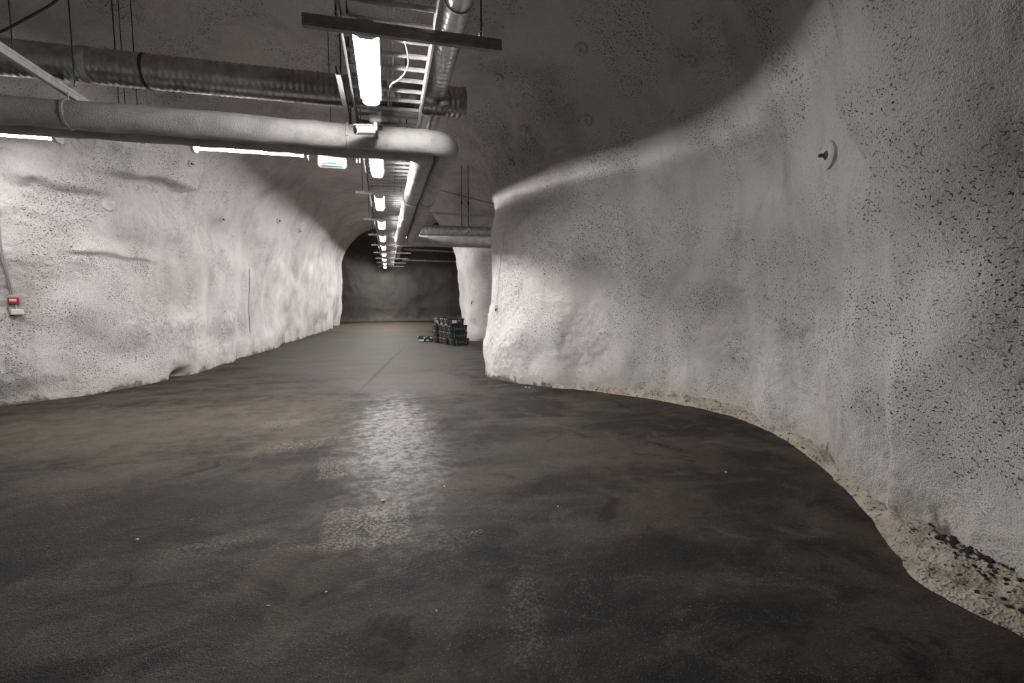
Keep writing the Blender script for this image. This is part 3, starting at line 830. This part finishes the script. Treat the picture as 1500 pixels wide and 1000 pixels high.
# ------------------------------------------------------------------ rock bolts
def rock_bolt(guess, label, r=0.09, dark=False, kind='plate'):
    q = BVH.find_nearest(Vector(guess))
    pos, n_ = q[0], q[1]
    toc = Vector((0, 4, 2)) - pos
    if n_.dot(toc) < 0: n_ = -n_
    t = thing('rock_bolt', label, 'rock bolt', pos, 0, 'rock bolt plates on the walls and vault')
    t.rotation_mode = 'QUATERNION'
    t.rotation_quaternion = n_.to_track_quat('Z', 'Y')
    MB().tube([(0, 0, -.05), (0, 0, .022), (0, 0, .034), (0, 0, .024), (0, 0, .014)], [r * 1.02, r, r * 0.85, r * 0.5, r * 0.35], 20).build('plate', BOLT_MAT, t, True)
    MB().tube([(0, 0, .0), (0, 0, .03), (0, 0, .045)], [r * .38, r * .36, r * .2], 6).build('nut', BOLT_DARK if dark else BOLT_MAT, t)
    MB().tube([(0, 0, .03), (0, 0, .085)], r * .14, 8).build('bolt_end', BOLT_DARK if dark else BOLT_MAT, t)
    return t
# (placed on the rock surface; coordinates are points in the tunnel close to it)
BOLTS = [((3.70, 3.35, 2.75), 'large bolt plate with dark nut high on the near right wall', 0.115, True),
         ((-4.22, 9.11, 3.03), 'round bolt plate on the left wall under the crosswise lamps', 0.105),
         ((2.66, 6.54, 4.98), 'round bolt plate on the dark vault, highest and largest right of the struts', 0.10),
         ((3.01, 7.14, 4.26), 'round bolt plate just above the lit band of the right wall', 0.09),
         ((2.36, 8.42, 4.48), 'round bolt plate on the vault above the right wall corner', 0.09),
         ((1.73, 7.59, 4.96), 'faint bolt plate on the vault closest to the thick duct end', 0.09),
         ((2.34, 9.15, 4.11), 'small bolt plate directly above the right wall corner', 0.07),
         ((3.65, 5.45, 4.43), 'small bolt plate farthest right on the dark vault', 0.07),
         ((-3.53, 12.19, 3.32), 'small bolt on the left wall right of the crosswise lamp', 0.07, True),
         ((-3.03, 15.58, 3.81), 'small white bolt high on the left tunnel wall above the hanging wire', 0.085, True),
         ((-2.81, 17.61, 3.79), 'small white bolt on the left tunnel wall, farthest from the viewer', 0.085, True),
         ((-3.43, 10.11, 3.98), 'small bolt on the left wall just below the white pipes', 0.06, True)]
for b in BOLTS:
    rock_bolt(*b)

# ------------------------------------------------------------------ crates
def make_crate(w_=0.60, d_=0.40, h_=0.225, label='x', kind='plain'):
    t = thing('crate', label, 'crate')
    def ring(z, e):
        return [(-w_/2 - e, -d_/2 - e, z), (w_/2 + e, -d_/2 - e, z), (w_/2 + e, d_/2 + e, z), (-w_/2 - e, d_/2 + e, z)]
    prof = [(0.0, -.03), (0.015, -.022), (h_ - .045, -.010), (h_ - .045, 0.0), (h_ - .006, 0.0), (h_ - .006, -.012), (h_ - .05, -.022), (0.02, -.04)]
    vs, fs = [], []
    for z, e in prof: vs += ring(z, e)
    for i in range(len(prof) - 1):
        for j in range(4):
            k = (j + 1) % 4
            fs.append((i*4 + j, i*4 + k, i*4 + 4 + k, i*4 + 4 + j))
    fs.append((3, 2, 1, 0)); L = (len(prof) - 1) * 4; fs.append((L, L + 1, L + 2, L + 3))
    MB().add(vs, fs).build('crate_body', CRATE, t)
    for sx in (-0.62, 0.62):
        for sy in (-1, 1):
            MB().box((sx * w_ / 2, sy * (d_/2 - .006), h_ * .43), (.022, .02, h_ * .72)).build('corner_rib', CRATE_RIB, t)
    for sx in (-1, 1):
        MB().box((sx * (w_/2 - .004), 0, h_ * .45), (.02, .05, h_ * .70)).build('end_rib', CRATE_RIB, t)
        hd = MB().tube([(sx * (w_/2), -.06, h_ - .06), (sx * (w_/2 + .018), -.05, h_ - .06), (sx * (w_/2 + .018), .05, h_ - .06), (sx * (w_/2), .06, h_ - .06)], .009, 8).build('handle', CRATE_RIB, t, True)
        for s in (-1, 1):
            MB().box((sx * (w_/2 + .008), s * .075, h_ - .03), (.012, .02, .02)).build('stud', WHITE_PL, t)
    return t
def stick(t, name, mat, x, z, w_, h_, side='front', d_=0.40, W=0.60):
    if side == 'front':
        MB().box((x, -d_/2 - .002, z), (w_, .006, h_)).build(name, mat, t)
    else:
        MB().box((-W/2 - .002, x, z), (.006, w_, h_)).build(name, mat, t)
RZ = math.radians(19)
U_, V_ = Vector((math.cos(RZ), math.sin(RZ), 0)), Vector((-math.sin(RZ), math.cos(RZ), 0))
corner = Vector((2.07, 15.86, 0))
c_plain = None
cn = ['front', 'second', 'third', 'rear']; ln = ['bottom', 'middle', 'top']
for col in range(4):
    for lay in range(3):
        off = U_ * (0.30 + (0 if (lay == 0 or col) else -0.07)) + V_ * (0.21 + 0.425 * col) + Vector((0, 0, 0.222 * lay - .002))
        off += U_ * [0, -.03, .02, -.02][col]
        lab = f'black crate with green label, {ln[lay]} of the front column of the stack' if col == 0 else f'black plastic crate, {ln[lay]} layer of the {cn[col]} column of the stack'
        t = make_crate()
        t.location = corner + off; t.rotation_euler = (0, 0, RZ + random.uniform(-.02, .02))
        tag(t, lab, None, 'black crates stacked by the pillar')
        if col == 0:
            stick(t, 'green_label', GREEN_LB, 0.0, .10, .26, .05)
for i, (col, dx, lab, stickers) in enumerate(((0.25, -.13, 'black crate with a white and orange label on top of the stack, toward the pillar', [('paper_label', PAPER, -.08, .12, .17, .10, 'front'), ('orange_label', ORANGE_LB, .10, .15, .08, .06, 'front'), ('blue_label', BLUE_LB, -.22, .10, .08, .12, 'front'), ('yellow_label', YELLOW_LB, -.02, .03, .12, .045, 'end')]),
                                             (1.5, -.02, 'plain black crate in the middle of the top of the stack', [('paper_label', PAPER, .0, .03, .12, .05, 'end')]),
                                             (2.6, -.02, 'black crate with a red printed label on top of the rear column', [('red_label', PINK_LB, .05, .13, .10, .13, 'end'), ('paper_label', PAPER, -.07, .09, .08, .08, 'end'), ('teal_label', TEAL_LB, -.15, .03, .07, .045, 'end')]))):
    t = make_crate()
    t.location = corner + U_ * (0.30 + dx) + V_ * (0.21 + 0.425 * col) + Vector((0, 0, 0.222 * 3 - .002)); t.rotation_euler = (0, 0, RZ + [.03, -.02, .04][i])
    tag(t, lab, None, 'black crates stacked by the pillar')
    for nm, mt, x, z, ww, hh, sd_ in stickers: stick(t, nm, mt, x, z, ww, hh, sd_)
t = make_crate(0.56, 0.36, 0.20)
t.location = (1.32, 17.75, -.002); t.rotation_euler = (0, 0, math.radians(-6))
tag(t, 'single black crate standing alone on the floor left of the stack', None, None)
stick(t, 'orange_label', ORANGE_LB, 0.0, .17, .10, .04, 'front', .36); stick(t, 'paper_label', PAPER, .19, .145, .09, .04, 'front', .36)
stick(t, 'paper_label', PAPER, -.17, .055, .18, .07, 'front', .36); stick(t, 'teal_label', TEAL_LB, .05, .05, .12, .04, 'front', .36); stick(t, 'paper_label', PAPER, -.06, .14, .05, .05, 'front', .36)

# ------------------------------------------------------------------ little things on the walls
for guess, lab, sz in (((1.9, 9.3, 1.42), 'small cream junction box on the edge of the right wall', .075), ((2.75, 17.55, 1.45), 'tiny white junction box on the pillar edge above the crates', .09)):
    q = BVH.find_nearest(Vector(guess)); n_ = q[1]
    if n_.dot(Vector((0, 9, 1.5)) - q[0]) < 0: n_ = -n_
    t = thing('junction_box', lab, 'junction box', q[0], math.atan2(n_.y, n_.x) + math.pi / 2, 'small junction boxes')
    MB().box((0, -.02, 0), (sz, .06, sz)).build('box_body', CREAM, t, bevel=.008)
    MB().box((0, -.052, 0), (sz * .8, .006, sz * .8)).build('lid', WHITE_PL, t)
    MB().tube([(0, -.02, -sz / 2), (0, -.02, -sz / 2 - .05)], .014, 8).build('cable_gland', BLACK_ROD, t)
pts = []
for zz in np.linspace(1.46, 2.9, 14):
    q = BVH.find_nearest(Vector((1.9 + 0.05 * math.sin(zz * 5), 9.3, zz))); n_ = q[1]
    if n_.dot(Vector((0, 9, 1.5)) - q[0]) < 0: n_ = -n_
    pts.append(q[0] + n_ * .015)
tag(MB().tube(pts, .007, 6).build('wall_cable', CABLE_W, None, True), 'thin grey cable climbing the wall edge above the cream junction box', 'cable')
pts = []
for zz in np.linspace(0.62, 2.35, 14):
    q = BVH.find_nearest(Vector((-3.7, 14.6, zz))); n_ = q[1]
    if n_.x < 0: n_ = -n_
    pts.append(q[0] + n_ * .012)
tag(MB().tube(pts, .008, 6).build('earth_wire', CABLE_G, None, True), 'thin dark wire hanging straight down the left tunnel wall', 'wire')

# ------------------------------------------------------------------ pale verge at the foot of the right wall
EDGE = [(2.75, 7.90), (3.2, 7.52), (3.9, 6.64), (4.17, 6.12), (4.35, 5.6), (4.36, 5.05), (4.2, 4.3), (3.87, 3.6), (3.55, 3.0), (3.22, 2.5), (2.98, 2.2), (2.76, 1.92), (2.74, 1.66), (2.78, 1.42), (2.8, 1.0), (2.85, 0.3)]
BACK = [(3.0, 8.05), (3.45, 7.75), (4.15, 6.85), (4.5, 6.3), (4.75, 5.7), (4.85, 5.0), (4.75, 4.2), (4.5, 3.5), (4.1, 2.75), (3.85, 2.3), (3.7, 2.05), (3.6, 1.8), (3.55, 1.5), (3.5, 1.3), (3.5, 1.0), (3.5, 0.3)]
ea, ba = np.array(EDGE), np.array(BACK)
tt = np.linspace(0, len(EDGE) - 1, 300)
ei = np.stack([np.interp(tt, np.arange(len(EDGE)), ea[:, c]) for c in (0, 1)], 1)
bi = np.stack([np.interp(tt, np.arange(len(EDGE)), ba[:, c]) for c in (0, 1)], 1)
rows = np.linspace(0, 1, 34)
vp = np.zeros((300, 34, 3))
for j, r_ in enumerate(rows):
    vp[:, j, :2] = ei + (bi - ei) * r_
    vp[:, j, 2] = -0.02 + 0.055 * min(1, r_ * 6) + 0.16 * r_ ** 1.5
fl = vp.reshape(-1, 3)
amp = np.repeat(np.clip(rows * 5, 0.25, 1)[None], 300, 0).ravel()
fl[:, 2] += amp * (0.022 * vnoise(fl * 7 * np.array([1, 1, 0]) + 5, 51) + 0.014 * vnoise(fl * 17 * np.array([1, 1, 0]), 52) + 0.008 * vnoise(fl * 40 * np.array([1, 1, 0]), 53))
jit = 0.03 * vnoise(fl * 5 * np.array([1, 1, 0]), 54) + 0.015 * vnoise(fl * 16 * np.array([1, 1, 0]), 55)
fl[:, 0] += jit * 0.7; fl[:, 1] += jit * 0.7
ii = np.arange(300 * 34).reshape(300, 34)
vf = np.stack([ii[:-1, :-1], ii[1:, :-1], ii[1:, 1:], ii[:-1, 1:]], -1).reshape(-1, 4)
m = bpy.data.meshes.new('trim_1'); m.from_pydata(fl.tolist(), [], vf[:, ::-1].tolist()); m.materials.append(VERGE_MAT)
m.polygons.foreach_set('use_smooth', np.ones(len(vf), bool))
vg = bpy.data.objects.new('trim_1', m); COL.objects.link(vg)
tag(vg, 'pale spilled concrete verge along the foot of the right wall', None, None, 'structure')
VB = BVHTree.FromPolygons(fl.tolist(), vf.tolist())

# black rubble lying on the verge
def stone_mesh(seed):
    rnd = random.Random(seed)
    bm = bmesh.new()
    bmesh.ops.create_icosphere(bm, subdivisions=1, radius=1.0)
    for v in bm.verts:
        v.co *= rnd.uniform(0.65, 1.15); v.co.z *= 0.7
    me_ = bpy.data.meshes.new('stone'); bm.to_mesh(me_); bm.free(); me_.materials.append(STONE)
    return me_
SM = [stone_mesh(i) for i in range(8)]
spots = []
rnd = random.Random(5)
def drop(t0, t1, r0, r1, n, s0, s1):
    for _ in range(n):
        tq = rnd.uniform(t0, t1); rq = rnd.uniform(r0, r1)
        e = [np.interp(tq, np.arange(len(EDGE)), ea[:, c]) for c in (0, 1)]
        b = [np.interp(tq, np.arange(len(EDGE)), ba[:, c]) for c in (0, 1)]
        spots.append((e[0] + (b[0] - e[0]) * rq, e[1] + (b[1] - e[1]) * rq, rnd.uniform(s0, s1)))
drop(9.4, 11.8, .36, .62, 120, .005, .017)
drop(10.0, 11.2, .42, .56, 50, .007, .021)
drop(11.8, 14.0, .18, .30, 24, .007, .02)
drop(6.6, 8.0, .50, .72, 26, .006, .016)
drop(7.5, 13, .2, .6, 26, .005, .011)
for x, y, s_ in spots:
    h = VB.ray_cast(Vector((x, y, 2)), Vector((0, 0, -1)))
    if h[0] is None: continue
    o = bpy.data.objects.new('stone', rnd.choice(SM)); COL.objects.link(o)
    o.location = h[0] + Vector((0, 0, s_ * 0.3)); o.scale = (s_ * rnd.uniform(.8, 1.3), s_, s_ * rnd.uniform(.7, 1.1)); o.rotation_euler = (0, 0, rnd.uniform(0, 6))
    tag(o, 'small black stone lying on the pale verge of the right wall', 'stone', 'black stones on the verge')

# ------------------------------------------------------------------ last small things
tag(MB().tube(arc_path([(-3.9, 5.2, 3.50), (-3.1, 5.2, 3.77), (-2.62, 5.2, 4.12), (-2.2, 5.2, up_hit(-2.2, 5.2, 4.3) + .02)], 0.5), 0.011, 6).build('slack_cable', BLACK_ROD, None, True), 'dark slack cable curving up to the vault in the upper left corner', 'cable')
PEB = mat_simple('pale_pebble', (0.50, 0.48, 0.44), 0.7)
for i, (x, y, s_) in enumerate(((-0.07, 3.72, .016), (2.30, 8.02, .022), (2.36, 8.0, .016), (-0.62, 2.55, .008), (-0.35, 2.6, .007), (0.42, 3.9, .007), (-1.6, 3.5, .009), (1.2, 3.3, .007), (0.2, 2.3, .006), (2.9, 3.6, .010))):
    me_ = SM[i % 8].copy(); me_.materials.clear(); me_.materials.append(PEB)
    o = bpy.data.objects.new('pebble', me_); COL.objects.link(o)
    o.location = (x, y, s_ * 0.3); o.scale = (s_ * 1.3, s_, s_); o.rotation_euler = (0, 0, i)
    tag(o, 'pale pebble lying loose on the dark asphalt floor', 'pebble', 'pale pebbles on the floor')
t = thing('plastic_container', 'pale teal plastic container at the right edge of the verge', 'container', (3.27, 1.60, 0.13), 0.4)
TEAL_PL = mat_simple('pale_teal_plastic', (0.35, 0.55, 0.55), 0.4)
MB().tube([(0, 0, -.03), (0, 0, -.02), (0, 0, .06), (0, 0, .075), (0, 0, .085)], [.035, .04, .04, .028, .016], 16).build('container_body', TEAL_PL, t, True)
MB().tube([(0, 0, .083), (0, 0, .10)], .018, 12).build('cap', BLACK_ROD, t, True)
